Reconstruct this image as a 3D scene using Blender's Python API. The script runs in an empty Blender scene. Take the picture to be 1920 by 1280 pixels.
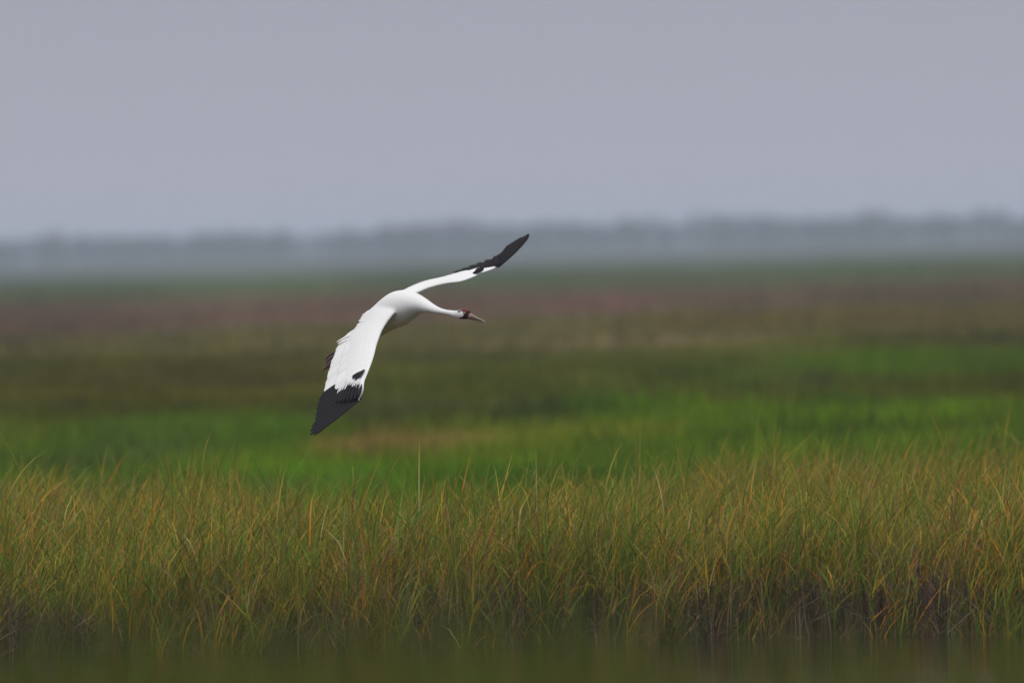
import bpy, bmesh, math
import numpy as np
from mathutils import Vector

rng = np.random.default_rng(7)
scn = bpy.context.scene
col = scn.collection

# ------------------------------------------------------------------ camera
FOC = 500.0
FPX = 1920.0 * FOC / 36.0              # pixels per radian in the photograph
CAM_H = 2.19
PITCH = math.atan(180.0 / FPX)
ROLL = math.radians(1.4)
BIRD_D = 83.0
F = np.array([0, math.cos(PITCH), -math.sin(PITCH)])
R0 = np.array([1.0, 0, 0])
U0 = np.array([0, math.sin(PITCH), math.cos(PITCH)])
R = math.cos(ROLL) * R0 - math.sin(ROLL) * U0
U = math.cos(ROLL) * U0 + math.sin(ROLL) * R0
CAM = np.array([0, 0, CAM_H])
cd = bpy.data.cameras.new('camera')
cd.lens = FOC
cd.sensor_width = 36.0
cd.clip_start = 1.0
cd.clip_end = 30000.0
cd.dof.use_dof = True
cd.dof.focus_distance = BIRD_D
cd.dof.aperture_fstop = 4.0
cam = bpy.data.objects.new('camera', cd)
col.objects.link(cam)
from mathutils import Matrix
cam.matrix_world = Matrix(((R[0], U[0], -F[0], CAM[0]), (R[1], U[1], -F[1], CAM[1]),
                           (R[2], U[2], -F[2], CAM[2]), (0, 0, 0, 1)))
scn.camera = cam

# ------------------------------------------------------------------ world, sun, exposure
SUN_EL, SUN_AZ = math.radians(62), math.radians(200)     # azimuth clockwise from +Y: high, slightly behind the viewer
world = bpy.data.worlds.new('World')
scn.world = world
world.use_nodes = True
nt = world.node_tree
nt.nodes.clear()
wo = nt.nodes.new('ShaderNodeOutputWorld')
bg = nt.nodes.new('ShaderNodeBackground')
bg.inputs['Strength'].default_value = 0.1
sky = nt.nodes.new('ShaderNodeTexSky')
sky.sky_type = 'NISHITA'
sky.sun_disc = False
sky.sun_elevation = SUN_EL
sky.sun_rotation = SUN_AZ
sky.dust_density = 6.0
sky.air_density = 1.0
hs = nt.nodes.new('ShaderNodeHueSaturation')
hs.inputs['Saturation'].default_value = 0.35
nt.links.new(sky.outputs[0], hs.inputs['Color'])
# an even layer of stratus under that sky: twice as bright overhead as at the horizon, as overcast skies are
tc = nt.nodes.new('ShaderNodeTexCoord')
sep = nt.nodes.new('ShaderNodeSeparateXYZ')
nt.links.new(tc.outputs['Generated'], sep.inputs[0])
ramp = nt.nodes.new('ShaderNodeValToRGB')
ramp.color_ramp.elements[0].position = 0.0
ramp.color_ramp.elements[0].color = (0.450, 0.455, 0.522, 1)
ramp.color_ramp.elements[1].position = 1.0
ramp.color_ramp.elements[1].color = (0.86, 0.87, 0.90, 1)
e = ramp.color_ramp.elements.new(0.03)
e.color = (0.375, 0.386, 0.460, 1)
nt.links.new(sep.outputs['Z'], ramp.inputs[0])
sc10 = nt.nodes.new('ShaderNodeVectorMath')
sc10.operation = 'SCALE'
sc10.inputs['Scale'].default_value = 10.0
nt.links.new(ramp.outputs[0], sc10.inputs[0])
mx = nt.nodes.new('ShaderNodeMix')
mx.data_type = 'RGBA'
mx.inputs[0].default_value = 0.92
nt.links.new(hs.outputs[0], mx.inputs[6])
nt.links.new(sc10.outputs[0], mx.inputs[7])
nt.links.new(mx.outputs[2], bg.inputs['Color'])
nt.links.new(bg.outputs[0], wo.inputs['Surface'])

sd = bpy.data.lights.new('sun', 'SUN')
sd.energy = 1.5
sd.angle = math.radians(25)
sd.color = (1.0, 0.97, 0.93)
sun = bpy.data.objects.new('sun', sd)
col.objects.link(sun)
sdir = Vector((math.sin(SUN_AZ) * math.cos(SUN_EL), math.cos(SUN_AZ) * math.cos(SUN_EL), math.sin(SUN_EL)))
sun.rotation_euler = sdir.to_track_quat('Z', 'Y').to_euler()
sun.location = (0, 60, 40)

vs = scn.view_settings
vs.view_transform = 'Standard'
vs.look = 'None'
vs.exposure = 0.0
vs.gamma = 1.0
vs.use_curve_mapping = False
scn.render.engine = 'CYCLES'
scn.cycles.use_denoising = True
scn.cycles.max_bounces = 6
scn.cycles.volume_bounces = 1
scn.cycles.transparent_max_bounces = 8

# ------------------------------------------------------------------ helpers
def pix(px, py, depth):
    """point at a depth along the view axis, for a pixel of the 1920 x 1280 photograph"""
    px, py, depth = np.broadcast_arrays(np.asarray(px, float), np.asarray(py, float), np.asarray(depth, float))
    return CAM + depth[..., None] * (F + ((px - 960) / FPX)[..., None] * R + ((640 - py) / FPX)[..., None] * U)

def on_plane(px, py, z):
    d = F + (px - 960) / FPX * R + (640 - py) / FPX * U
    t = (z - CAM_H) / min(d[2], -1e-5)
    return CAM + t * d

def lin(c):
    c = np.asarray(c, float) / 255.0
    return np.where(c <= 0.04045, c / 12.92, ((c + 0.055) / 1.055) ** 2.4)

def tag(o, label=None, cat=None, kind=None, group=None):
    if label: o['label'] = label
    if cat: o['category'] = cat
    if kind: o['kind'] = kind
    if group: o['group'] = group
    return o

def mesh_np(name, verts, faces, colors=None, smooth=False):
    me = bpy.data.meshes.new(name)
    verts = np.asarray(verts, np.float32).reshape(-1, 3)
    faces = np.asarray(faces, np.int32)
    k = faces.shape[1]
    me.vertices.add(len(verts)); me.vertices.foreach_set('co', verts.ravel())
    me.loops.add(faces.size); me.loops.foreach_set('vertex_index', faces.ravel())
    me.polygons.add(len(faces))
    me.polygons.foreach_set('loop_start', np.arange(0, faces.size, k, dtype=np.int32))
    if smooth:
        me.polygons.foreach_set('use_smooth', np.ones(len(faces), bool))
    me.update(calc_edges=True)
    if colors is not None:
        at = me.attributes.new('tint', 'FLOAT_COLOR', 'POINT')
        c4 = np.ones((len(verts), 4), np.float32)
        c4[:, :3] = np.asarray(colors).reshape(-1, 3)
        at.data.foreach_set('color', c4.ravel())
    return me

def link(name, me, mat, parent=None, origin=None):
    o = bpy.data.objects.new(name, me)
    if mat: me.materials.append(mat)
    col.objects.link(o)
    if parent: o.parent = parent
    return o

_lat = np.random.default_rng(3).random((256, 256))
def noise(x, y, seed=0):
    x = np.asarray(x, float) + seed * 17.3; y = np.asarray(y, float) + seed * 9.1
    xi, yi = np.floor(x).astype(int), np.floor(y).astype(int)
    fx, fy = x - xi, y - yi
    fx, fy = fx * fx * (3 - 2 * fx), fy * fy * (3 - 2 * fy)
    a, b = _lat[xi % 256, yi % 256], _lat[(xi + 1) % 256, yi % 256]
    c, d = _lat[xi % 256, (yi + 1) % 256], _lat[(xi + 1) % 256, (yi + 1) % 256]
    return (a * (1 - fx) + b * fx) * (1 - fy) + (c * (1 - fx) + d * fx) * fy

def mat_new(name):
    m = bpy.data.materials.new(name)
    m.use_nodes = True
    m.node_tree.nodes.clear()
    return m, m.node_tree.nodes, m.node_tree.links

def grass_mat(name, trans=0.22):
    m, n, l = mat_new(name)
    out = n.new('ShaderNodeOutputMaterial')
    at = n.new('ShaderNodeAttribute'); at.attribute_name = 'tint'
    df = n.new('ShaderNodeBsdfPrincipled'); df.inputs['Roughness'].default_value = 0.6
    df.inputs['Specular IOR Level'].default_value = 0.08
    tr = n.new('ShaderNodeBsdfTranslucent')
    mix = n.new('ShaderNodeMixShader'); mix.inputs[0].default_value = trans
    l.new(at.outputs['Color'], df.inputs['Base Color']); l.new(at.outputs['Color'], tr.inputs['Color'])
    l.new(df.outputs[0], mix.inputs[1]); l.new(tr.outputs[0], mix.inputs[2])
    l.new(mix.outputs[0], out.inputs['Surface'])
    return m

# ------------------------------------------------------------------ vegetation colour of the marsh (by place on the ground)
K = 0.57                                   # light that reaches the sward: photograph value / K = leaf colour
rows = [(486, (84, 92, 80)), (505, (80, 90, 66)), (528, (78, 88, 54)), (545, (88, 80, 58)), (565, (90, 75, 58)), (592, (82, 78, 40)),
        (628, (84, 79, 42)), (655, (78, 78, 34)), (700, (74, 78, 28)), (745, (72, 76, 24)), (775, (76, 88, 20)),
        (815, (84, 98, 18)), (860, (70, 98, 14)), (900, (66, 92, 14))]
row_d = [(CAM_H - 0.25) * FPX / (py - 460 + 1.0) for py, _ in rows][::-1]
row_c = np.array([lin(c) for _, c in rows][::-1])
patches = [  # px, py, rx, ry, colour, strength
    (420, 582, 760, 22, (90, 72, 58), .9), (1120, 563, 160, 14, (94, 70, 60), .8), (1500, 588, 420, 20, (86, 76, 36), .8),
    (1150, 640, 360, 11, (108, 94, 66), .9), (300, 720, 380, 50, (82, 78, 26), .8), (1720, 545, 180, 12, (78, 70, 48), .6),
    (1750, 685, 260, 24, (68, 94, 6), .9), (1830, 640, 110, 12, (60, 58, 30), .9), (1400, 705, 190, 22, (64, 76, 26), .8),
    (1050, 768, 130, 24, (56, 70, 22), .8), (700, 770, 160, 22, (60, 68, 24), .8), (150, 830, 150, 30, (54, 76, 18), .6),
    (1480, 790, 560, 42, (80, 104, 2), 1.0), (1150, 752, 130, 10, (68, 100, 12), .7),
    (330, 815, 330, 40, (66, 92, 14), .95), (760, 812, 200, 18, (110, 94, 48), .95), (1080, 800, 220, 14, (100, 102, 30), .8),
    (760, 880, 420, 20, (66, 96, 16), .8)]
PW = []
for px, py, rx, ry, c, s in patches:
    ce = on_plane(px, py, 0.25); a = on_plane(px, py - ry, 0.25); b = on_plane(px, py + ry, 0.25)
    PW.append((ce[0], a[1], b[1], rx / FPX * ce[1], lin(c), s, ce[1]))

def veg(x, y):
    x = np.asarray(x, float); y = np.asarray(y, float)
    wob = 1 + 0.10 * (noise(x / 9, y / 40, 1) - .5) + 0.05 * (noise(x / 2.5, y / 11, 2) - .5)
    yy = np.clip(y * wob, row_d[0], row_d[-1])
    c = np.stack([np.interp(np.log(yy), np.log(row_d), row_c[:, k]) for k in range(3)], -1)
    for x0, yfar, ynear, rx, pc, s, yc in PW:
        ly = np.log(y)
        t = np.where(y > yc, (ly - math.log(yc)) / (math.log(yfar) - math.log(yc)),
                     (ly - math.log(yc)) / (math.log(yc) - math.log(ynear)))
        r = np.sqrt(((x - x0) / rx) ** 2 + t ** 2) + 0.5 * (noise(x / (rx * .25), y / ((yfar - ynear) * .3), 5) - .5)
        w = s * np.clip((1.25 - r) / 0.5, 0, 1)
        c = c * (1 - w[..., None]) + pc * w[..., None]
    m1 = noise(x / 1.3, y / 5.5, 14); m2 = noise(x / (.012 * y), y / (.09 * y + 6), 15)
    c = c * (1 + .55 * (m1 - .5) + .45 * (m2 - .5))[..., None]
    dry = np.clip(noise(x / 2.1, y / 9, 16) * 2 - 1.15, 0, 1)[..., None] * .5
    c = c * (1 - dry) + c.mean(-1, keepdims=True) * np.array([1.15, 1.0, .55]) * dry
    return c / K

# ------------------------------------------------------------------ ground, water
def front_edge(x):
    return 80.0 + 0.7 * (noise(x * .9, 0 * x, 8) - .5) + 0.35 * (noise(x * 3.1, 0 * x, 9) - .5)

def ground_z(x, y):
    fe = 80.0 + 0 * x
    bank = np.clip((y - fe) / 0.5 + .5, 0, 1)
    bank = bank * bank * (3 - 2 * bank)
    near = np.clip((y - 35.5) / 1.5, 0, 1) * np.clip((47.5 - y) / 1.5, 0, 1)
    lvl = np.maximum(bank, near)
    z = -0.45 + 0.45 * lvl + .22 * near
    z = z + lvl * (0.10 * (noise(x / 1.3, y / 1.3, 11) - .5) + np.clip((y - 120) / 400, 0, 1) * .25 * (noise(x / 14, y / 30, 12) - .5))
    return z

def ground():
    half = np.concatenate([np.arange(0, 12, .4), 12 * 1.16 ** np.arange(0, 41)])
    half = half[half < 4500]
    xs = np.concatenate([-half[:0:-1], half]); xs = np.concatenate([[-4500], xs, [4500]])
    ys = np.concatenate([[-90, -40, 0, 20], np.arange(34, 49, .5), [55, 65, 75], np.arange(78, 100, .3), 100 * 1.02 ** np.arange(0, 227)])
    ys = ys[ys < 8900]; ys = np.concatenate([ys, [9000]])
    X, Y = np.meshgrid(xs, ys)
    Z = ground_z(X, Y)
    nx, ny = len(xs), len(ys)
    i = (np.arange(ny - 1)[:, None] * nx + np.arange(nx - 1)[None]).ravel()
    faces = np.stack([i, i + 1, i + nx + 1, i + nx], -1)
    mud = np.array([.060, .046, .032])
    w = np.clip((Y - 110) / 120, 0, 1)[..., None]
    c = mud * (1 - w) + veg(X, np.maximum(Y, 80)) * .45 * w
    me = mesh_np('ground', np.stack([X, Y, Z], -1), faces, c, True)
    m, n, l = mat_new('marsh_soil')
    out = n.new('ShaderNodeOutputMaterial'); b = n.new('ShaderNodeBsdfPrincipled'); b.inputs['Roughness'].default_value = .9
    b.inputs['Specular IOR Level'].default_value = .1
    at = n.new('ShaderNodeAttribute'); at.attribute_name = 'tint'
    ge = n.new('ShaderNodeNewGeometry'); nz = n.new('ShaderNodeTexNoise'); nz.inputs['Scale'].default_value = .6; nz.inputs['Detail'].default_value = 8
    mr = n.new('ShaderNodeMapRange'); mr.inputs[3].default_value = .65; mr.inputs[4].default_value = 1.35
    mu = n.new('ShaderNodeVectorMath'); mu.operation = 'SCALE'
    l.new(ge.outputs['Position'], nz.inputs['Vector']); l.new(nz.outputs[0], mr.inputs[0])
    l.new(at.outputs['Color'], mu.inputs[0]); l.new(mr.outputs[0], mu.inputs['Scale']); l.new(mu.outputs[0], b.inputs['Base Color'])
    bp = n.new('ShaderNodeBump'); bp.inputs['Strength'].default_value = .6; bp.inputs['Distance'].default_value = .05
    l.new(nz.outputs[0], bp.inputs['Height']); l.new(bp.outputs[0], b.inputs['Normal'])
    l.new(b.outputs[0], out.inputs['Surface'])
    tag(link('ground', me, m), kind='structure')

    xs = np.linspace(-300, 300, 61); ys = np.linspace(-80, 81.5, 60)
    X, Y = np.meshgrid(xs, ys); nx = 61
    i = (np.arange(59)[:, None] * nx + np.arange(60)[None]).ravel()
    me = mesh_np('water', np.stack([X, Y, 0 * X - .06], -1), np.stack([i, i + 1, i + nx + 1, i + nx], -1), smooth=True)
    m, n, l = mat_new('tidal_water')
    out = n.new('ShaderNodeOutputMaterial'); b = n.new('ShaderNodeBsdfPrincipled')
    b.inputs['Base Color'].default_value = (.022, .022, .014, 1); b.inputs['Roughness'].default_value = .06
    b.inputs['IOR'].default_value = 1.33
    ge = n.new('ShaderNodeNewGeometry'); mp = n.new('ShaderNodeMapping'); mp.inputs['Scale'].default_value = (1.2, 3.5, 1)
    nz = n.new('ShaderNodeTexNoise'); nz.inputs['Scale'].default_value = 1.6; nz.inputs['Detail'].default_value = 3
    bp = n.new('ShaderNodeBump'); bp.inputs['Strength'].default_value = .35; bp.inputs['Distance'].default_value = .02
    l.new(ge.outputs['Position'], mp.inputs[0]); l.new(mp.outputs[0], nz.inputs['Vector']); l.new(nz.outputs[0], bp.inputs['Height'])
    l.new(bp.outputs[0], b.inputs['Normal']); l.new(b.outputs[0], out.inputs['Surface'])
    tag(link('water', me, m), kind='structure')
ground()

# ------------------------------------------------------------------ grass
def blade_mesh(name, base, h, w, az, lean, curve, face, c0, c1, c2, segs):
    """curved tapering blades; all arguments are arrays over the blades"""
    n = len(h)
    t = np.linspace(0, 1, segs + 1)
    th = lean[:, None] + curve[:, None] * t[None] ** 1.5
    dt = 1.0 / segs
    mid = (th[:, 1:] + th[:, :-1]) / 2
    hor = np.concatenate([np.zeros((n, 1)), np.cumsum(np.sin(mid) * dt, 1)], 1) * h[:, None]
    ver = np.concatenate([np.zeros((n, 1)), np.cumsum(np.cos(mid) * dt, 1)], 1) * h[:, None]
    cx = base[:, 0:1] + hor * np.cos(az)[:, None]
    cy = base[:, 1:2] + hor * np.sin(az)[:, None]
    cz = base[:, 2:3] + ver
    prof = np.clip(1.0 - t ** 2.2, 0.04, 1) * np.clip(.55 + 2 * t, 0, 1)
    wx = (w[:, None] * prof[None] / 2) * np.cos(face)[:, None]
    wy = (w[:, None] * prof[None] / 2) * np.sin(face)[:, None]
    V = np.empty((n, segs + 1, 2, 3), np.float32)
    V[:, :, 0] = np.stack([cx - wx, cy - wy, cz], -1)
    V[:, :, 1] = np.stack([cx + wx, cy + wy, cz], -1)
    tt = t[None, :, None]
    C = np.where(tt < .5, c0[:, None] * (1 - 2 * tt) + c1[:, None] * 2 * tt, c1[:, None] * (2 - 2 * tt) + c2[:, None] * (2 * tt - 1))
    C = np.repeat(C[:, :, None, :], 2, 2)
    k = np.arange(segs) * 2
    q = np.stack([k, k + 1, k + 3, k + 2], -1)
    faces = (np.arange(n) * (segs + 1) * 2)[:, None, None] + q[None]
    return mesh_np(name, V, faces.reshape(-1, 4), C)

def pick(n, table, wts):
    table = np.asarray(table); p = np.asarray(wts) / np.sum(wts)
    return table[rng.choice(len(table), n, p=p)] * rng.uniform(.75, 1.25, (n, 1))

GM = grass_mat('grass_blade')

def back_edge(x):
    px = np.array([-2600, -800, 0, 300, 560, 680, 800, 1000, 1250, 1600, 1920, 2700, 4500])
    d = np.array([98, 98, 98, 95.5, 88.5, 85, 86, 91, 97, 101, 102, 102, 102])
    return np.interp(x / 90 * FPX + 960, px, d) + 1.2 * (noise(x * 1.7, x * 0, 21) - .5)

def sword_grass():
    # cordgrass on the far bank of the channel: upright stems, each with leaves arching off it
    nt_ = 6300
    tx = rng.uniform(-5.0, 5.0, nt_ * 2); ty = 79.6 + 27.5 * rng.random(nt_ * 2) ** 1.25
    keep = (ty > front_edge(tx)) & (ty < back_edge(tx))
    tx, ty = tx[keep][:nt_], ty[keep][:nt_]
    vig = noise(tx / .6, ty / .9, 31)
    cnt = rng.integers(2, 7, len(tx))
    ti = np.repeat(np.arange(len(tx)), cnt); ns = len(ti)
    sx = tx[ti] + rng.normal(0, .05, ns); sy = ty[ti] + rng.normal(0, .05, ns)
    sz = ground_z(sx, sy) - .02
    sh = np.clip(rng.normal(.48, .085, ns), .2, .68) * (.80 + .40 * vig[ti])
    saz = np.where(rng.random(ns) < .5, rng.normal(.1, .9, ns), rng.uniform(0, 6.28, ns)); sl = np.abs(rng.normal(.08, .08, ns))
    G, O, Yl, Or, St, Br = (.095, .195, .018), (.20, .21, .028), (.42, .29, .040), (.64, .25, .024), (.46, .36, .17), (.19, .10, .055)
    mood = np.clip(noise(tx / .45, ty / .9, 33) * 2.2 - .6, 0, 1)[ti]
    cg = pick(ns, [(.10, .115, .03), (.07, .115, .02), (.19, .14, .10), (.12, .08, .055)], [3, 4, 2, 2])
    meS = blade_mesh('stems', np.stack([sx, sy, sz], -1), sh * 1.05, rng.uniform(.004, .007, ns), saz, sl, sl * .5, rng.uniform(0, np.pi, ns), cg * .9, cg, pick(ns, [G, O], [1, 1]), 3)
    tag(link('cordgrass_stems', meS, GM), 'slender upright green and grey stems of the cordgrass on the channel bank', 'grass', 'stuff')
    ln = rng.integers(5, 8, ns); li = np.repeat(np.arange(ns), ln); n = len(li)
    f = rng.uniform(.12, 1.0, n) ** .8                       # where on the stem the leaf leaves it
    hor = np.sin(sl[li] * 1.1) * f * sh[li]
    base = np.stack([sx[li] + hor * np.cos(saz[li]), sy[li] + hor * np.sin(saz[li]), sz[li] + f * sh[li] * np.cos(sl[li] * 1.1)], -1)
    L = rng.uniform(.15, .42, n) * (.8 + .4 * vig[ti][li])
    az = np.where(rng.random(n) < .4, rng.normal(.05, .9, n), rng.uniform(0, 6.28, n))
    lean = np.clip(rng.normal(.36, .28, n), .02, 1.2)
    curve = np.abs(rng.normal(.5, .5, n)) + (rng.random(n) < .22) * rng.uniform(.5, 1.6, n)
    w = rng.uniform(.0038, .0082, n)
    old = np.clip(1.1 - f * 1.3 + rng.normal(0, .25, n), 0, 1)   # lower leaves die first
    young = pick(n, [G, O, Yl, Br], [5, 3.6, 1.5, .9]); dead = pick(n, [Yl, Or, Br, St, O], [2.2, 2.7, 3.2, .8, 1.8])
    q = ((old * .55 + mood[li] * .40) > rng.uniform(.12, 1.02, n))[:, None]
    c0 = np.where(q, dead, young)
    tipc = pick(n, [O, Yl, Or, St, G, Br], [2.4, 3.0, 2.0, 1.3, 2.2, 1.2])
    c2 = c0 * .45 + tipc * .55
    c1 = c0 * .85 + c2 * .15
    long = rng.random(n) < .07
    L = np.where(long, rng.uniform(.34, .52, n), L); w = np.where(long, rng.uniform(.003, .005, n), w)
    curve = np.where(long, rng.uniform(.9, 2.0, n), curve)
    c0, c1, c2 = c0 * 1.08, c1 * 1.08, c2 * 1.08
    c1 = np.where(long[:, None], c1 * .5 + c2 * .5, c1); c2 = np.where(long[:, None], pick(n, [Yl, St, O], [3, 2, 2]) * 1.15, c2)
    me = blade_mesh('leaves', base, L, w, az, lean, curve, rng.uniform(0, np.pi, n), c0 * .9, c1, c2, 4)
    tag(link('cordgrass', me, GM), 'ochre and green cordgrass leaves arching over the channel bank', 'grass', 'stuff')
    print('leaves', n, 'stems', ns)

    # dead grey stalks and thatch along the bank foot
    n = 13000
    flat0 = rng.random(n) < .5
    x = rng.uniform(-5.2, 5.2, n); y = front_edge(x) + np.abs(rng.normal(0, .55, n)) - .15
    base = np.stack([x, y, ground_z(x, y) - .05 + rng.uniform(0, .22, n) * flat0], -1)
    h = rng.uniform(.14, .46, n) * (.5 + .9 * noise(x / .5, y * 0, 41))
    flat = flat0
    lean = np.where(flat, rng.uniform(.9, 1.45, n), np.abs(rng.normal(0, .12, n)))
    c = pick(n, [(.19, .14, .115), (.26, .20, .165), (.11, .075, .06), (.085, .06, .05)], [3, 1.2, 4, 4])
    me = blade_mesh('thatch', base, h, rng.uniform(.004, .012, n), rng.uniform(0, 6.28, n), lean,
                    rng.normal(0, .25, n), rng.uniform(0, np.pi, n), c, c, c * 1.05, 3)
    tag(link('dead_stalks', me, GM), 'dead grey brown stalks and thatch at the foot of the cordgrass bank', 'stalks', 'stuff')

def low_grass():
    # the marsh behind: shorter grass out to 260 m
    def scatter(n, d0, d1, pad, pw):
        u = rng.random(n)
        y = (d0 ** pw + u * (d1 ** pw - d0 ** pw)) ** (1 / pw)
        x = rng.uniform(-1, 1, n) * (.037 * y + pad)
        return x, y
    x, y = scatter(215000, 84, 260, 1.8, 1.35)
    k = y > back_edge(x) - .4
    x, y = x[k], y[k]; n = len(x)
    base = np.stack([x, y, ground_z(x, y) - .02], -1)
    tall = np.clip((y - 150) / 60, 0, 1)
    hv = noise(x / 3, y / 8, 51)
    h = (.18 + .18 * hv + tall * (.02 + .16 * noise(x / 5, y / 14, 52))) * rng.uniform(.6, 1.25, n)
    w = .010 + .00010 * (y - 84) + rng.uniform(0, .006, n)
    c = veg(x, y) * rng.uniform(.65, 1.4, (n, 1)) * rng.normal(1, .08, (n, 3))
    c = np.clip(c, .01, .6)
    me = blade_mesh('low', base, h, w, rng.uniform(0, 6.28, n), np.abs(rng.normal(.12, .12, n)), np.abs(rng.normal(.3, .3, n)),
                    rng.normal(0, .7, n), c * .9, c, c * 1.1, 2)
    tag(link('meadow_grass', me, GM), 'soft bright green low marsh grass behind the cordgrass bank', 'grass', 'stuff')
    x, y = scatter(95000, 255, 1100, 6, 1.2)
    n = len(x)
    base = np.stack([x, y, ground_z(x, y) - .05], -1)
    h = (.14 + .28 * noise(x / 9, y / 25, 61)) * rng.uniform(.6, 1.2, n)
    w = rng.uniform(.07, .15, n) * np.clip(y / 400, .7, 3)
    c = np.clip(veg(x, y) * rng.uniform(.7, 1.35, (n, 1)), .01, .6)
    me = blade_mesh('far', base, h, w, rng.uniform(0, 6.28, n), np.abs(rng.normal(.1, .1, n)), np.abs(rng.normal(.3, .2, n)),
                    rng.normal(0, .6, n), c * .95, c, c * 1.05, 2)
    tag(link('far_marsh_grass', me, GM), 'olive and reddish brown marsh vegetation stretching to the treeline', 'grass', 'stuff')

def reed_clumps():
    # taller rushes standing in the middle distance
    nc = 520
    cy_ = rng.uniform(128, 260, nc); cx_ = rng.uniform(-1, 1, nc) * (.037 * cy_ + 2)
    k = noise(cx_ / 4, cy_ / 12, 91) > .45
    cx_, cy_ = cx_[k], cy_[k]
    ci = np.repeat(np.arange(len(cx_)), rng.integers(20, 60, len(cx_))); n = len(ci)
    x = cx_[ci] + rng.normal(0, .22, n); y = cy_[ci] + rng.normal(0, .4, n)
    hh = rng.uniform(.35, .62, len(cx_))[ci] * rng.uniform(.6, 1.1, n)
    tone = rng.uniform(.55, 1.15, len(cx_))[ci, None]
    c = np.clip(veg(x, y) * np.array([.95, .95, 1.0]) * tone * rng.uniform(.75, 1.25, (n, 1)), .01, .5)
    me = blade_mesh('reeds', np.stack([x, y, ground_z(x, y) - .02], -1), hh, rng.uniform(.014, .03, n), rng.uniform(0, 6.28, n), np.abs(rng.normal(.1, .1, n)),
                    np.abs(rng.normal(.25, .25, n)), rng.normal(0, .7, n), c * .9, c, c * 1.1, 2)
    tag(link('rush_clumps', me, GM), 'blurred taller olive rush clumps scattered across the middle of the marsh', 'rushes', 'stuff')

def foreground_grass():
    n = 24000
    x = rng.uniform(-3.4, 3.4, n); y = rng.uniform(36.8, 46.5, n)
    px = x / 41 * FPX + 960
    thin = .55 + .45 * np.clip((1350 - px) / 300, 0, 1)
    k = rng.random(n) < thin * (.15 + 1.25 * noise(x / .3, y / 3, 71))
    x, y, px = x[k], y[k], px[k]; n = len(x)
    base = np.stack([x, y, ground_z(x, y) - .02], -1)
    h = np.clip(rng.normal(.79, .14, n), .3, 1.15) * (.82 + .36 * noise(x / .28, y / 3, 72)) - .06 * np.clip((px - 1200) / 500, 0, 1)
    c = pick(n, [(.085, .12, .018), (.12, .125, .022), (.19, .13, .04), (.065, .10, .014)], [4, 3, 1.8, 3])
    me = blade_mesh('fore', base, h, rng.uniform(.006, .011, n), rng.uniform(0, 6.28, n), np.abs(rng.normal(.08, .08, n)),
                    np.abs(rng.normal(.3, .35, n)), rng.uniform(0, np.pi, n), c, c, c * 1.1, 4)
    tag(link('reed_fringe', me, GM), 'blurred dark olive grass fringe on the near side of the channel', 'grass', 'stuff')

sword_grass()
low_grass()
reed_clumps()
foreground_grass()

# ------------------------------------------------------------------ distant wood
def treeline():
    V, C = [], []
    nT = 1100
    X = rng.uniform(-400, 400, nT)
    Yd = rng.uniform(3900, 5300, nT)
    for x, y in zip(X, Yd):
        px = x / y * FPX + 960
        prof = .72 + .24 * float(noise(px / 130, 0, 81)) + .10 * min(max((px - 600) / 1000, 0), 1)
        H = rng.uniform(5.0, 9.4) * prof + .6
        rw = rng.uniform(2.8, 5.4)
        m = 46
        lobes = rng.normal(0, 1, (5, 3)) * np.array([rw * .5, rw * .5, H * .14]) + np.array([0, 0, H * .68])
        ctr = lobes[rng.integers(0, 5, m)] + rng.normal(0, 1, (m, 3)) * np.array([rw * .28, rw * .28, H * .12])
        ctr[:10, 2] = rng.uniform(0, H * .5, 10)
        ctr[:, 2] = np.clip(ctr[:, 2], .3, H)
        a = rng.normal(0, 1, (m, 3)); a /= np.linalg.norm(a, axis=1, keepdims=True)
        b = np.cross(a, rng.normal(0, 1, (m, 3))); b /= np.linalg.norm(b, axis=1, keepdims=True)
        s = rng.uniform(.7, 1.5, (m, 1))
        o = np.array([x, y, 0]) + ctr
        V.append(np.stack([o - a * s, o + b * s * .8, o + a * s, o - b * s * .8], 1))
        c = np.array([.05, .062, .034]) * rng.uniform(.7, 1.3)
        C.append(np.repeat(np.repeat(c[None, None], m, 0), 4, 1) * rng.uniform(.7, 1.3, (m, 1, 1)))
        V.append(np.array([[[x - .2, y, -.3], [x + .2, y, -.3], [x + .1, y, H * .7], [x - .1, y, H * .7]]]))
        C.append(np.full((1, 4, 3), .06))
    V = np.concatenate(V); C = np.concatenate(C)
    me = mesh_np('treeline', V, np.arange(len(V) * 4).reshape(-1, 4), C)
    tag(link('distant_treeline', me, GM), 'hazy blue grey line of low trees along the horizon', 'trees', 'stuff')
treeline()

# ------------------------------------------------------------------ haze
def haze():
    bm = bmesh.new()
    bmesh.ops.create_cube(bm, size=1)
    me = bpy.data.meshes.new('haze')
    for v in bm.verts:
        v.co = Vector((v.co.x * 9300, 4450 + v.co.y * 9300, 6 + v.co.z * 15))
    bm.to_mesh(me); bm.free()
    m, n, l = mat_new('haze')
    out = n.new('ShaderNodeOutputMaterial'); pv = n.new('ShaderNodeVolumePrincipled')
    pv.inputs['Color'].default_value = (.74, .83, 1.0, 1)
    pv.inputs['Density'].default_value = 0.00019
    pv.inputs['Anisotropy'].default_value = 0.0
    l.new(pv.outputs[0], out.inputs['Volume'])
    tag(link('haze', me, m), 'thin pale haze hanging over the whole marsh', 'haze', 'stuff')
haze()

# ------------------------------------------------------------------ the crane
# bird drawing board: u, v in millimetres across the bird as seen, w = metres away from the shoulder plane
def B(u, v, w):
    return pix(560 + .3203 * np.asarray(u, float), 420 + .3203 * np.asarray(v, float), BIRD_D + np.asarray(w, float))

def unit(a):
    a = np.asarray(a, float)
    return a / np.maximum(np.linalg.norm(a, axis=-1, keepdims=True), 1e-9)

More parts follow.
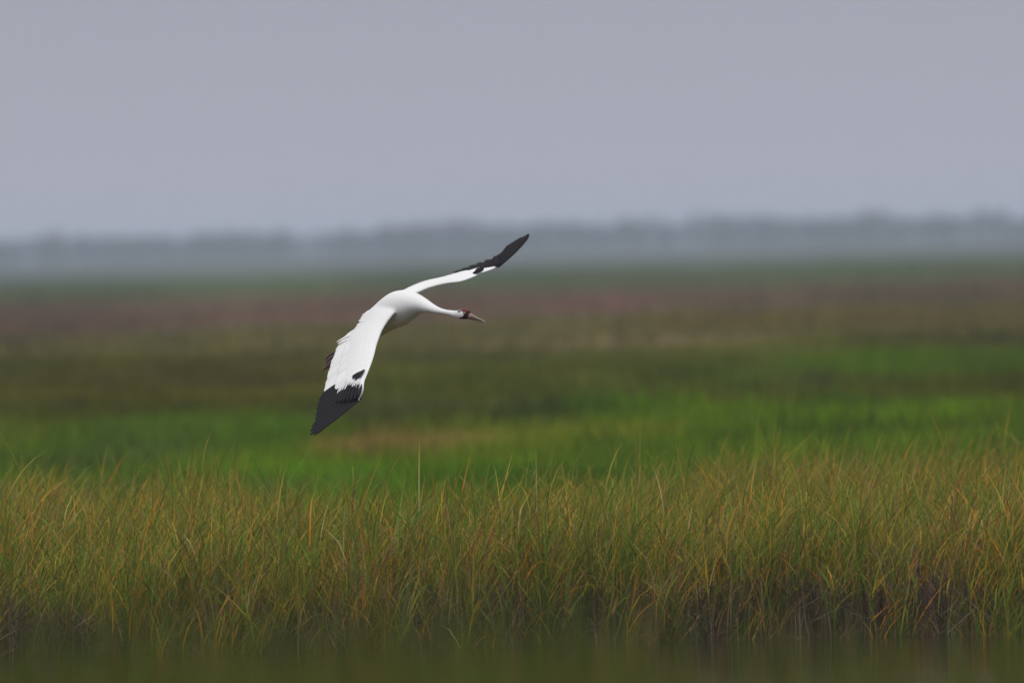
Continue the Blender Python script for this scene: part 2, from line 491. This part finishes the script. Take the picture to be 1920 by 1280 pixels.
ORG = B(560, 640, .15)
crane = bpy.data.objects.new('whooping_crane', None)
crane.location = ORG
col.objects.link(crane)
tag(crane, 'white crane with black wingtips and red crown gliding low over the marsh', 'bird')

def near_w(u, v):       # depth of the near wing's plane
    return -1.744 * (np.asarray(u, float) - 600) / 1000 - 1.85 * (np.asarray(v, float) - 440) / 1000

def spline(P, n):
    P = np.asarray(P, float)
    t = np.concatenate([[0], np.cumsum(np.linalg.norm(np.diff(P[:, :3], axis=0), axis=1))])
    m = np.gradient(P, t, axis=0)
    s = np.linspace(0, t[-1], n)
    i = np.clip(np.searchsorted(t, s) - 1, 0, len(t) - 2)
    hh = (t[i + 1] - t[i])[:, None]; x = ((s - t[i]) / (t[i + 1] - t[i]))[:, None]
    return ((1 + 2 * x) * (1 - x) ** 2) * P[i] + x * (1 - x) ** 2 * hh * m[i] + x * x * (3 - 2 * x) * P[i + 1] + x * x * (x - 1) * hh * m[i + 1]

def tube(P, ra, rb, k=20, upref=(0, 0, 1)):
    """closed lofted tube; ra = half height, rb = half width"""
    P = np.asarray(P, float); n = len(P)
    T = unit(np.gradient(P, axis=0))
    L = unit(np.cross(T, np.asarray(upref, float)))
    Up = np.cross(L, T)
    a = np.linspace(0, 2 * np.pi, k, endpoint=False)
    V = P[:, None] + L[:, None] * (np.cos(a)[None, :, None] * np.asarray(rb)[:, None, None]) + Up[:, None] * (np.sin(a)[None, :, None] * np.asarray(ra)[:, None, None])
    f = []
    for i in range(n - 1):
        for j in range(k):
            f.append([i * k + j, i * k + (j + 1) % k, (i + 1) * k + (j + 1) % k, (i + 1) * k + j])
    V = V.reshape(-1, 3)
    V = np.concatenate([V, P[:1], P[-1:]])
    c0, c1 = n * k, n * k + 1
    tri = [[(j + 1) % k, j, c0] for j in range(k)] + [[(n - 1) * k + j, (n - 1) * k + (j + 1) % k, c1] for j in range(k)]
    return V, f, tri

class MB:
    def __init__(s): s.v, s.f = [], []; s.n = 0
    def add(s, V, *fs):
        s.v.append(np.asarray(V))
        for f in fs: s.f += [[a + s.n for a in q] for q in f]
        s.n += len(V)
    def mesh(s, name, smooth=True):
        me = bpy.data.meshes.new(name)
        me.from_pydata((np.concatenate(s.v) - ORG).tolist(), [], s.f)
        bm = bmesh.new(); bm.from_mesh(me); bmesh.ops.recalc_face_normals(bm, faces=bm.faces); bm.to_mesh(me); bm.free()
        if smooth: me.polygons.foreach_set('use_smooth', np.ones(len(me.polygons), bool))
        return me

def set_tint(me, fn):
    co = np.empty(len(me.vertices) * 3, np.float32); me.vertices.foreach_get('co', co)
    c = fn(co.reshape(-1, 3) + ORG)
    at = me.attributes.new('tint', 'FLOAT_COLOR', 'POINT')
    c4 = np.ones((len(c), 4), np.float32); c4[:, :3] = c
    at.data.foreach_set('color', c4.ravel())

# --- wing stations: leading edge, trailing edge (u, v, w), share of the chord that the fleshy wing covers, thickness
def NW(u, v, dw=0.0): return (u, v, float(near_w(u, v)) + dw)
near_st = [((650, 452, .05), (560, 440, .17), .95, .050), (NW(610, 462, .055), NW(480, 462, .02), .95, .046), (NW(562, 520, .012), NW(392, 518), .80, .042), (NW(505, 590), NW(328, 612), .64, .040),
           (NW(462, 688), NW(240, 690), .56, .034), (NW(436, 785), NW(192, 790), .53, .028), (NW(408, 862), NW(166, 870), .50, .024),
           (NW(386, 918), NW(150, 940), .38, .020), (NW(379, 975), NW(136, 1005), .12, .008), (NW(354, 1032), NW(250, 1070), .07, .008)]
far_st = [((640, 425, .02), (545, 432, .22), .9, .050), ((690, 404, .06), (578, 410, .30), .8, .042), ((740, 380, .10), (612, 389, .36), .7, .034),
          ((800, 361, .17), (652, 364, .43), .62, .030), ((870, 346, .26), (712, 339, .53), .58, .026), ((955, 334, .36), (792, 317, .63), .55, .022),
          ((1020, 311, .42), (862, 299, .69), .52, .020), ((1080, 284, .46), (925, 281, .73), .46, .016), ((1140, 262, .50), (1010, 250, .74), .36, .013),
          ((1200, 234, .545), (1120, 220, .70), .20, .009)]

class Wing:
    def __init__(s, st, flip):
        n = 40
        s.le = spline([B(*q[0]) for q in st], n)
        s.te = spline([B(*q[1]) for q in st], n)
        t = np.linspace(0, 1, len(st)); x = np.linspace(0, 1, n)
        s.cov = np.interp(x, t, [q[2] for q in st]); s.th = np.interp(x, t, [q[3] for q in st])
        sp = unit(np.gradient(s.le, axis=0)); ch = unit(s.te - s.le)
        s.nr = unit(np.cross(sp, ch)) * flip
        s.n = n
    def at(s, u, v, up=0.0):
        i = min(max(u, 0), 1) * (s.n - 1); k = min(int(i), s.n - 2); f = i - k
        g = lambda a: a[k] * (1 - f) + a[k + 1] * f
        le, te, nr = g(s.le), g(s.te), unit(g(s.nr)); c = np.linalg.norm(te - le)
        camber = .05 * c * 4 * min(v, 1) * (1 - min(v, 1))
        return le + (te - le) * v + nr * (camber + up)
    def normal(s, u):
        i = min(max(u, 0), 1) * (s.n - 1); k = min(int(i), s.n - 2); f = i - k
        return unit(s.nr[k] * (1 - f) + s.nr[k + 1] * f)
    def solid(s, mb):
        m = 9; V = []
        cs = (1 - np.cos(np.linspace(0, np.pi, m))) / 2
        for i in range(s.n):
            c = s.te[i] - s.le[i]; cl = np.linalg.norm(c); up, lo = [], []
            for q in cs:
                v = q * s.cov[i]; cam = .05 * cl * 4 * v * (1 - v)
                th = s.th[i] * (1.9 * math.sqrt(max(q, 0)) * (1 - q) + .16)
                p = s.le[i] + c * v + s.nr[i] * cam
                up.append(p + s.nr[i] * th * .5); lo.append(p - s.nr[i] * th * .5)
            V += up + lo[::-1]
        k = 2 * m; f = []
        for i in range(s.n - 1):
            for j in range(k):
                f.append([i * k + j, i * k + (j + 1) % k, (i + 1) * k + (j + 1) % k, (i + 1) * k + j])
        caps = [list(range(k))[::-1], [(s.n - 1) * k + j for j in range(k)]]
        mb.add(np.array(V), f, caps)

nw = Wing(near_st, 1); fw = Wing(far_st, 1)
if nw.nr[15][2] < 0: nw.nr = -nw.nr
if fw.nr[15][2] < 0: fw.nr = -fw.nr

# --- body, neck and head as one loft
bs = np.array([  # u, v, w, half height, half width (mm)
    (318, 716, .560, 6, 26), (360, 686, .480, 24, 46), (410, 642, .385, 52, 66), (470, 574, .270, 78, 86), (535, 522, .145, 97, 98),
    (592, 492, .055, 104, 100), (640, 476, -.015, 90, 88), (682, 470, -.075, 66, 68), (722, 474, -.130, 46, 48), (765, 489, -.195, 32, 33),
    (808, 504, -.260, 21.5, 22), (850, 514, -.325, 16, 16.5), (890, 521, -.380, 16.5, 16.5), (922, 527, -.420, 21, 19), (945, 527, -.450, 27, 21.5),
    (966, 526, -.476, 31, 22), (984, 528, -.499, 29, 20), (998, 534, -.517, 22, 15), (1004, 537, -.524, 14, 10)])
sp_ = spline(np.concatenate([B(bs[:, 0], bs[:, 1], bs[:, 2]), bs[:, 3:5] / 1000], 1), 90)
mb = MB()
mb.add(*tube(sp_[:, :3], sp_[:, 3], sp_[:, 4], 28))
nw.solid(mb); fw.solid(mb)
me0 = mb.mesh('body_cage')
tmp = bpy.data.objects.new('body_cage', me0); col.objects.link(tmp)
rm = tmp.modifiers.new('remesh', 'REMESH'); rm.mode = 'VOXEL'; rm.voxel_size = .0032; rm.use_smooth_shade = True
sm = tmp.modifiers.new('smooth', 'SMOOTH'); sm.factor = .5; sm.iterations = 9
dg = bpy.context.evaluated_depsgraph_get()
bme = bpy.data.meshes.new_from_object(tmp.evaluated_get(dg))
bpy.data.objects.remove(tmp)

# head axes
hb, ht = B(1000, 538, -.519), B(1094, 572, -.625)
Hf = unit(ht - hb); Hl = unit(np.cross(Hf, np.array([0, 0, 1.0]))); Hu = np.cross(Hl, Hf)
HC = B(966, 526, -.476)
def hloc(u, v, c=.0185):        # a head mark seen at (u, v) on the near cheek, in head axes (forward, up)
    p = B(u, v, -.476) - HC
    A = np.array([[Hf @ R, Hu @ R], [Hf @ U, Hu @ U]]); rhs = np.array([p @ R - c * (Hl @ R), p @ U - c * (Hl @ U)])
    return np.linalg.solve(A, rhs)
def z4(X, Y): return 811.7 + X * .1951, 405.9 + Y * .1951      # from the enlarged view of the head
WHITE = np.array([.80, .80, .795])
def body_tint(p):
    c = np.tile(WHITE, (len(p), 1))
    q = p - HC
    a, b, lat = q @ Hf, q @ Hu, np.abs(q @ Hl)
    head = (np.linalg.norm(q, axis=1) < .10)
    jit = .0022 * (noise(a * 300, b * 300, 5) - .5)
    def poly(pts, color, latmin=0.0, soft=.0015):
        P = np.array([hloc(*z4(*k)) for k in pts])
        inside = np.zeros(len(p), bool); j = len(P) - 1
        aa, bb = a + jit, b + jit
        for i in range(len(P)):
            cnd = ((P[i, 1] > bb) != (P[j, 1] > bb)) & (aa < (P[j, 0] - P[i, 0]) * (bb - P[i, 1]) / (P[j, 1] - P[i, 1] + 1e-12) + P[i, 0])
            inside ^= cnd; j = i
        k = inside & head & (lat >= latmin)
        c[k] = np.asarray(color) * (1 + .5 * (noise(a[k] * 500, lat[k] * 500, 9)[:, None] - .5))
    poly([(560, 420), (720, 400), (720, 560), (620, 580), (560, 520)], (.20, .20, .22))
    poly([(690, 380), (1060, 380), (1060, 800), (640, 800), (590, 730), (690, 740), (780, 680), (800, 620), (760, 540), (690, 530)], (.020, .012, .014))
    poly([(600, 745), (760, 690), (980, 680), (980, 800), (700, 790)], (.045, .010, .014))
    poly([(690, 300), (1000, 300), (1000, 500), (900, 520), (800, 520), (690, 520)], (.19, .018, .020))
    poly([(790, 555), (850, 555), (850, 615), (790, 615)], (.30, .05, .04))
    return c
# ease the wing roots into the shoulders
co = np.empty(len(bme.vertices) * 3); bme.vertices.foreach_get('co', co); co = co.reshape(-1, 3)
ed = np.empty(len(bme.edges) * 2, np.int32); bme.edges.foreach_get('vertices', ed); ed = ed.reshape(-1, 2)
mask = np.zeros(len(co))
for c_, r_ in [(B(575, 495, -.05), .085), (B(560, 450, .03), .10), (B(480, 470, .18), .10), (B(680, 405, .05), .05), (B(620, 395, .2), .07)]:
    mask = np.maximum(mask, np.clip(1.6 - np.linalg.norm(co + ORG - c_, axis=1) / r_, 0, 1))
deg = np.bincount(ed.ravel(), minlength=len(co)).astype(float)
for _ in range(60):
    acc = np.stack([np.bincount(ed[:, 0], co[ed[:, 1], k], len(co)) + np.bincount(ed[:, 1], co[ed[:, 0], k], len(co)) for k in range(3)], -1)
    co = co + (acc / np.maximum(deg, 1)[:, None] - co) * (.6 * mask)[:, None]
bme.vertices.foreach_set('co', co.astype(np.float32).ravel()); bme.update()
set_tint(bme, body_tint)

def feather_mat(name, rough, bump, spec=.3):
    m, n, l = mat_new(name)
    out = n.new('ShaderNodeOutputMaterial'); b = n.new('ShaderNodeBsdfPrincipled')
    b.inputs['Roughness'].default_value = rough; b.inputs['Specular IOR Level'].default_value = spec
    at = n.new('ShaderNodeAttribute'); at.attribute_name = 'tint'
    tcx = n.new('ShaderNodeTexCoord'); nz = n.new('ShaderNodeTexNoise'); nz.inputs['Scale'].default_value = 70; nz.inputs['Detail'].default_value = 4
    mr = n.new('ShaderNodeMapRange'); mr.inputs[3].default_value = .92; mr.inputs[4].default_value = 1.06
    mu = n.new('ShaderNodeVectorMath'); mu.operation = 'SCALE'
    l.new(tcx.outputs['Object'], nz.inputs['Vector']); l.new(nz.outputs[0], mr.inputs[0])
    l.new(at.outputs['Color'], mu.inputs[0]); l.new(mr.outputs[0], mu.inputs['Scale']); l.new(mu.outputs[0], b.inputs['Base Color'])
    bp = n.new('ShaderNodeBump'); bp.inputs['Strength'].default_value = bump; bp.inputs['Distance'].default_value = .004
    l.new(nz.outputs[0], bp.inputs['Height']); l.new(bp.outputs[0], b.inputs['Normal'])
    l.new(b.outputs[0], out.inputs['Surface'])
    return m
PLUM = feather_mat('plumage', .75, .25)
QUILL = feather_mat('flight_feather', .7, .1, .12)
HORN = feather_mat('bill_horn', .4, .1, .5)
SKIN = feather_mat('leg_scale', .6, .5)
for p in bme.polygons: p.use_smooth = True
bme.materials.clear()
body = link('body', bme, PLUM, crane)
body['label'] = 'white body with long neck, black face and red crown'

# --- feathers
BLACK = np.array([.0085, .0070, .0085])
def feather(name, p0, p1, width, nrm, color, bow=.03, tip=.16, basew=.45, sweep=0.0, shaft=1.0, skew=0.0):
    """vane with raised shaft, rounded tip and real thickness"""
    p0, p1 = np.asarray(p0), np.asarray(p1)
    ax = p1 - p0; L = np.linalg.norm(ax); ax = ax / L
    sd_ = unit(np.cross(nrm, ax)); nn = np.cross(ax, sd_)
    ns = 12
    t = np.concatenate([np.linspace(0, 1 - tip, ns - 4), 1 - tip + tip * np.sin(np.linspace(0, np.pi / 2, 6)[1:])])
    ns = len(t)
    hw = width / 2 * np.clip(basew + (1 - basew) * t / .45, 0, 1) * np.sqrt(np.clip(1 - np.clip((t - (1 - tip)) / tip, 0, 1) ** 2, 0.004, 1))
    ctr = p0 + ax * (t * L)[:, None] + nn * (bow * L * 4 * t * (1 - t))[:, None] + sd_ * (sweep * L * 4 * t * (1 - t))[:, None]
    off = np.array([-1, -.5, 0, .5, 1]); rise = np.array([-.022, -.004, .014, .0, -.016])
    top = ctr[:, None] + sd_ * (hw[:, None] * off)[..., None] + nn * (rise[None] * hw[:, None] * 2)[..., None]
    if skew:
        top = top + ax * (skew * off[None] * width / 2 * np.clip((t - .55) / .45, 0, 1)[:, None] ** 1.5)[..., None]
    bot = top - nn * .0011
    V = np.concatenate([top.reshape(-1, 3), bot.reshape(-1, 3)]); K5 = ns * 5
    f = []
    for i in range(ns - 1):
        for j in range(4):
            a = i * 5 + j
            f.append([a, a + 1, a + 6, a + 5]); f.append([K5 + a + 5, K5 + a + 6, K5 + a + 1, K5 + a])
    rim = [i * 5 for i in range(ns)] + [(ns - 1) * 5 + j for j in range(1, 5)] + [i * 5 + 4 for i in range(ns - 2, -1, -1)] + [3, 2, 1]
    for a, b in zip(rim, rim[1:] + rim[:1]): f.append([b, a, K5 + a, K5 + b])
    m = MB(); m.add(V, f)
    me = m.mesh(name)
    base = np.asarray(color) * rng.uniform(.93, 1.05)
    row = np.array([.96, 1.0, 1.0 + (shaft - 1), 1.0, 1.02]) if base[0] > .3 else np.array([1.6, 1.0, 1.7 * shaft, .85, 1.0])
    cc = np.tile(base[None, None] * row[None, :, None], (ns, 1, 1)).reshape(-1, 3)
    cc = np.concatenate([cc, cc])
    at = me.attributes.new('tint', 'FLOAT_COLOR', 'POINT')
    c4 = np.ones((len(cc), 4), np.float32); c4[:, :3] = cc
    at.data.foreach_set('color', c4.ravel())
    return link(name, me, QUILL, crane)

NN = unit(np.array([-.64, -.37, .68])); CAMV = -F
def lerp(a, b, t): return np.asarray(a, float) * (1 - t) + np.asarray(b, float) * t
def poly_at(pts, t):
    pts = np.asarray(pts, float); i = t * (len(pts) - 1); k = min(int(i), len(pts) - 2); f = i - k
    return pts[k] * (1 - f) + pts[k + 1] * f

# near wing: secondaries, inner to outer
NS = 25
for i in range(NS):
    t = i / (NS - 1); u = .16 + t * .66
    tip = nw.at(u, 1.0 + rng.uniform(-.015, .012), -.004 - .0003 * i)
    bas = nw.at(max(u - .115, 0), .30, .0)
    feather('secondary_feather', bas, tip, .058, nw.normal(u), WHITE, bow=.025, tip=.07, basew=.8, shaft=1.03)
# near wing: greater coverts lying on the secondaries
NGC = 17
for i in range(NGC):
    t = i / (NGC - 1); u = .15 + t * .60
    tip = nw.at(u, float(np.interp(u, [0, .2, .4, 1], [.86, .78, .72, .64])) + rng.uniform(-.006, .006), .0005)
    bas = nw.at(max(u - .085, 0), .26, .004)
    feather('covert_feather', bas, tip, .075, nw.normal(u), WHITE, bow=.02, tip=.10, basew=.8)
# tertials: loose plumes over the inner trailing edge
for (b, t_, w_) in [((470, 520), (390, 517), .04), ((460, 540), (373, 530), .036), ((450, 552), (364, 546), .034), ((440, 565), (353, 563), .036), ((430, 590), (341, 588), .036), ((420, 600), (331, 604), .03),
                    ((400, 590), (272, 656), .035), ((390, 610), (236, 683), .026), ((380, 620), (221, 690), .018), ((380, 640), (228, 700), .026), ((420, 600), (300, 640), .04)]:
    p0 = B(*NW(*b, -.012)); p1 = B(*NW(*t_, -.004))
    feather('tertial_feather', p0, p1, w_, NN, WHITE, bow=.03, tip=.3, basew=.8)
# near wing: primaries
tipsN = [(131, 1022), (124, 1050), (117, 1080), (110, 1112), (106, 1140), (105, 1163), (86, 1186), (78, 1212), (77, 1234), (98, 1238)]
for i, tp in enumerate(tipsN):
    t = i / 9
    b = lerp((300, 905), (364, 1014), t)
    p0 = B(*NW(*b)) - NN * (.004 - .0007 * (9 - i)); p1 = B(*NW(*tp)) + NN * (.0010 * (9 - i)) + NN * (.012 * t)
    feather('primary_feather', p0, p1, lerp(.084, .054, t), NN, BLACK, bow=.02, tip=.045 if i < 6 else .13, basew=.6, sweep=.045 * t, skew=.2 if i < 5 else .5 if i == 5 else .25)
# near wing: black primary coverts
for i in range(8):
    t = i / 7
    b = poly_at([(268, 958), (302, 944), (342, 940), (382, 950)], t); e_ = poly_at([(226, 1054), (258, 1054), (306, 1046), (360, 1028)], t)
    p0 = B(*NW(*b)) + NN * .020; p1 = B(*NW(*e_)) + NN * .017
    feather('primary_covert', p0, p1, .027, NN, BLACK * 1.25, bow=.02, tip=.3, basew=.35)
# near wing: white hand coverts that finger down over the black
for i in range(11):
    t = i / 10
    b = poly_at([(292, 890), (330, 905), (366, 915)], t); e_ = poly_at([(234, 998), (262, 985), (300, 972), (335, 962), (366, 956)], t)
    e_ = e_ + (e_ - b) * rng.uniform(-.28, .12)
    p0 = B(*NW(*b)) + NN * .020; p1 = B(*NW(*e_)) + NN * .022
    feather('hand_covert', p0, p1, rng.uniform(.010, .019), NN, WHITE, bow=.02, tip=.5, basew=.9)
# near wing: alula
for b, e_ in [((398, 862), (366, 918)), ((392, 862), (348, 932)), ((386, 868), (332, 924)), ((380, 872), (330, 912))]:
    p0 = B(*NW(*b)) + NN * .019; p1 = B(*NW(*e_)) + NN * .029
    feather('alula_feather', p0, p1, .024, NN, BLACK * 1.25, bow=.02, tip=.3, basew=.35)

# far wing
FN = unit(np.array([-.40, -.42, .82]))
for i in range(16):
    t = i / 15; u = .10 + t * .66
    tip = fw.at(u, 1.0 + rng.uniform(-.02, .02), -.004)
    bas = fw.at(max(u - .02, 0), .30, 0)
    feather('secondary_feather', bas, tip, .056, fw.normal(u), WHITE, bow=.025, tip=.12, basew=.8)
tipsF = [(915, 283, .735), (958, 267, .74), (1000, 251, .745), (1042, 236, .75), (1088, 219, .75), (1138, 197, .745), (1192, 160, .74), (1246, 110, .73), (1292, 82, .71), (1336, 62, .68)]
for i, tp in enumerate(tipsF):
    t = i / 9
    b = poly_at([(1050, 286, .50), (1095, 270, .51), (1130, 258, .515), (1160, 252, .525)], t)
    feather('primary_feather', B(*b), B(*tp), lerp(.050, .066, t), FN, BLACK, bow=.02, tip=.2, basew=.6, sweep=-.075 * t, skew=-1.0 if i < 7 else -.3)
for i in range(6):
    t = i / 5
    b = poly_at([(1090, 262, .52), (1130, 256, .52), (1165, 247, .53)], t); e_ = poly_at([(1060, 242, .62), (1110, 222, .62), (1175, 190, .62)], t)
    feather('primary_covert', B(*b) + FN * .008, B(*e_) + FN * .010, .032, FN, BLACK * 1.25, bow=.02, tip=.3, basew=.5)
for b, e_ in [((1084, 264, .44), (1026, 280, .50)), ((1078, 270, .44), (1018, 288, .49)), ((1080, 260, .45), (1036, 266, .52))]:
    feather('alula_feather', B(*b) - F * .02, B(*e_) - F * .03, .020, unit(FN + .9 * CAMV), BLACK * 1.25, bow=.02, tip=.3, basew=.5)

# tail
for i in range(9):
    t = i / 8 - .5
    p0 = B(372, 678, .46); ax = unit(B(300, 730, .62) - p0); sd2 = unit(np.cross(ax, [0, 0, 1]))
    feather('tail_feather', p0 + sd2 * t * .06, p0 + ax * .19 + sd2 * t * .16 - np.array([0, 0, .004 * i % 2]), .045, np.array([0, 0, 1.0]), WHITE, tip=.15, basew=.7)

# bill
P = spline([np.append(B(988, 532, -.503), (.019, .012)), np.append(B(1002, 539, -.521), (.0185, .0115)), np.append(B(1022, 547, -.544), (.0150, .0095)),
            np.append(B(1050, 557, -.576), (.0105, .0070)), np.append(B(1075, 566, -.604), (.0068, .0048)), np.append(B(1094, 574, -.626), (.0025, .002))], 26)
m = MB(); m.add(*tube(P[:, :3], P[:, 3], P[:, 4], 16))
me = m.mesh('bill')
def bill_tint(p):
    q = p - P[3, :3]; s = q @ Hf; Pz = np.array([np.interp(s, (P[:, :3] - P[3, :3]) @ Hf, (P[:, :3] - P[3, :3]) @ Hu)])[0]
    b = (q @ Hu) - Pz; hw = np.interp(s, (P[:, :3] - P[3, :3]) @ Hf, P[:, 3])
    r = b / hw
    c = np.tile(np.array([.095, .082, .064]), (len(p), 1))
    c = np.where((r > .45)[:, None], np.array([.21, .19, .125]), c)
    c = np.where((np.abs(r + .18) < .13)[:, None], np.array([.05, .04, .03]), c)
    c = np.where((r < -.6)[:, None], np.array([.20, .17, .11]), c)
    pk = np.clip((.034 - s) / .02, 0, 1)[:, None] * (r > -.15)[:, None]
    c = c * (1 - pk) + np.array([.36, .15, .105]) * pk
    tp = np.clip((s - .11) / .03, 0, 1)[:, None]
    return c * (1 - tp) + np.array([.30, .26, .16]) * tp
set_tint(me, bill_tint)
link('bill', me, HORN, crane)['label'] = 'grey brown pointed bill with pink base'

# eyes
ea, eb = hloc(*z4(808, 584))
def ball(name, ctr, r, color, mat, parent, k=12):
    bm = bmesh.new(); bmesh.ops.create_uvsphere(bm, u_segments=k, v_segments=8, radius=r)
    me = bpy.data.meshes.new(name); bm.to_mesh(me); bm.free()
    me.transform(Matrix.Translation(Vector((ctr - ORG).tolist())))
    me.polygons.foreach_set('use_smooth', np.ones(len(me.polygons), bool))
    set_tint(me, lambda p: np.tile(np.asarray(color, float), (len(p), 1)))
    return link(name, me, mat, parent)
for s in (1, -1):
    ec = HC + Hf * ea + Hu * eb + Hl * s * .0175
    ey = ball('eye', ec, .0062, (.55, .44, .22), HORN, crane)
    ball('pupil', ec + Hl * s * .0038 + Hf * .001, .0031, (.01, .01, .01), HORN, ey)

# legs trailing under the tail, feet showing behind the near wing
def limb(pts, name, parent, color):
    q = spline([np.append(B(a, b, w), (r / 1000, r / 1000)) for a, b, w, r in pts], max(10, 5 * len(pts)))
    m = MB(); m.add(*tube(q[:, :3], q[:, 3], q[:, 4], 10, (.1, .2, 1)))
    me = m.mesh(name)
    set_tint(me, lambda p: np.asarray(color) * (.75 + .6 * noise(p[:, 0] * 90, p[:, 2] * 90, 3))[:, None])
    return link(name, me, SKIN, parent)
for du, dv, dw, toes in [(10, -16, .03, [((212, 752, .745, 8), (188, 766, .79, 8), (166, 786, .825, 5), (158, 796, .84, 2)),
                                       ((214, 764, .745, 8), (190, 778, .79, 8.5), (172, 795, .82, 6), (162, 806, .835, 2))]),
                         (0, 14, -.02, [((206, 776, .70, 9), (184, 794, .74, 11), (168, 812, .775, 8), (158, 826, .79, 3)),
                                        ((208, 790, .70, 10), (186, 812, .74, 13), (160, 838, .78, 9), (146, 852, .80, 5), (139, 860, .81, 2)),
                                        ((210, 800, .69, 9), (190, 822, .73, 10), (168, 838, .765, 6), (158, 848, .78, 2))])]:
    lg = limb([(430 + du, 640 + dv, .36 + dw, 30), (380 + du, 672 + dv, .44 + dw, 16), (340 + du, 698 + dv, .51 + dw, 9), (325 + du, 707 + dv, .535 + dw, 11),
               (300 + du, 722 + dv, .575 + dw, 8), (225 + du, 766 + dv, .70 + dw, 7.5), (207 + du, 777 + dv, .728 + dw, 9)], 'leg', crane, (.05, .035, .035))
    for k, tt_ in enumerate(toes):
        limb(tt_, 'toe', lg, (.055, .032, .030) if k == 0 else (.20, .095, .09) if k == 1 else (.10, .05, .045))

for o in list(col.objects):
    if o.type == 'MESH' and o.parent is None and 'kind' not in o:
        print('untagged', o.name)
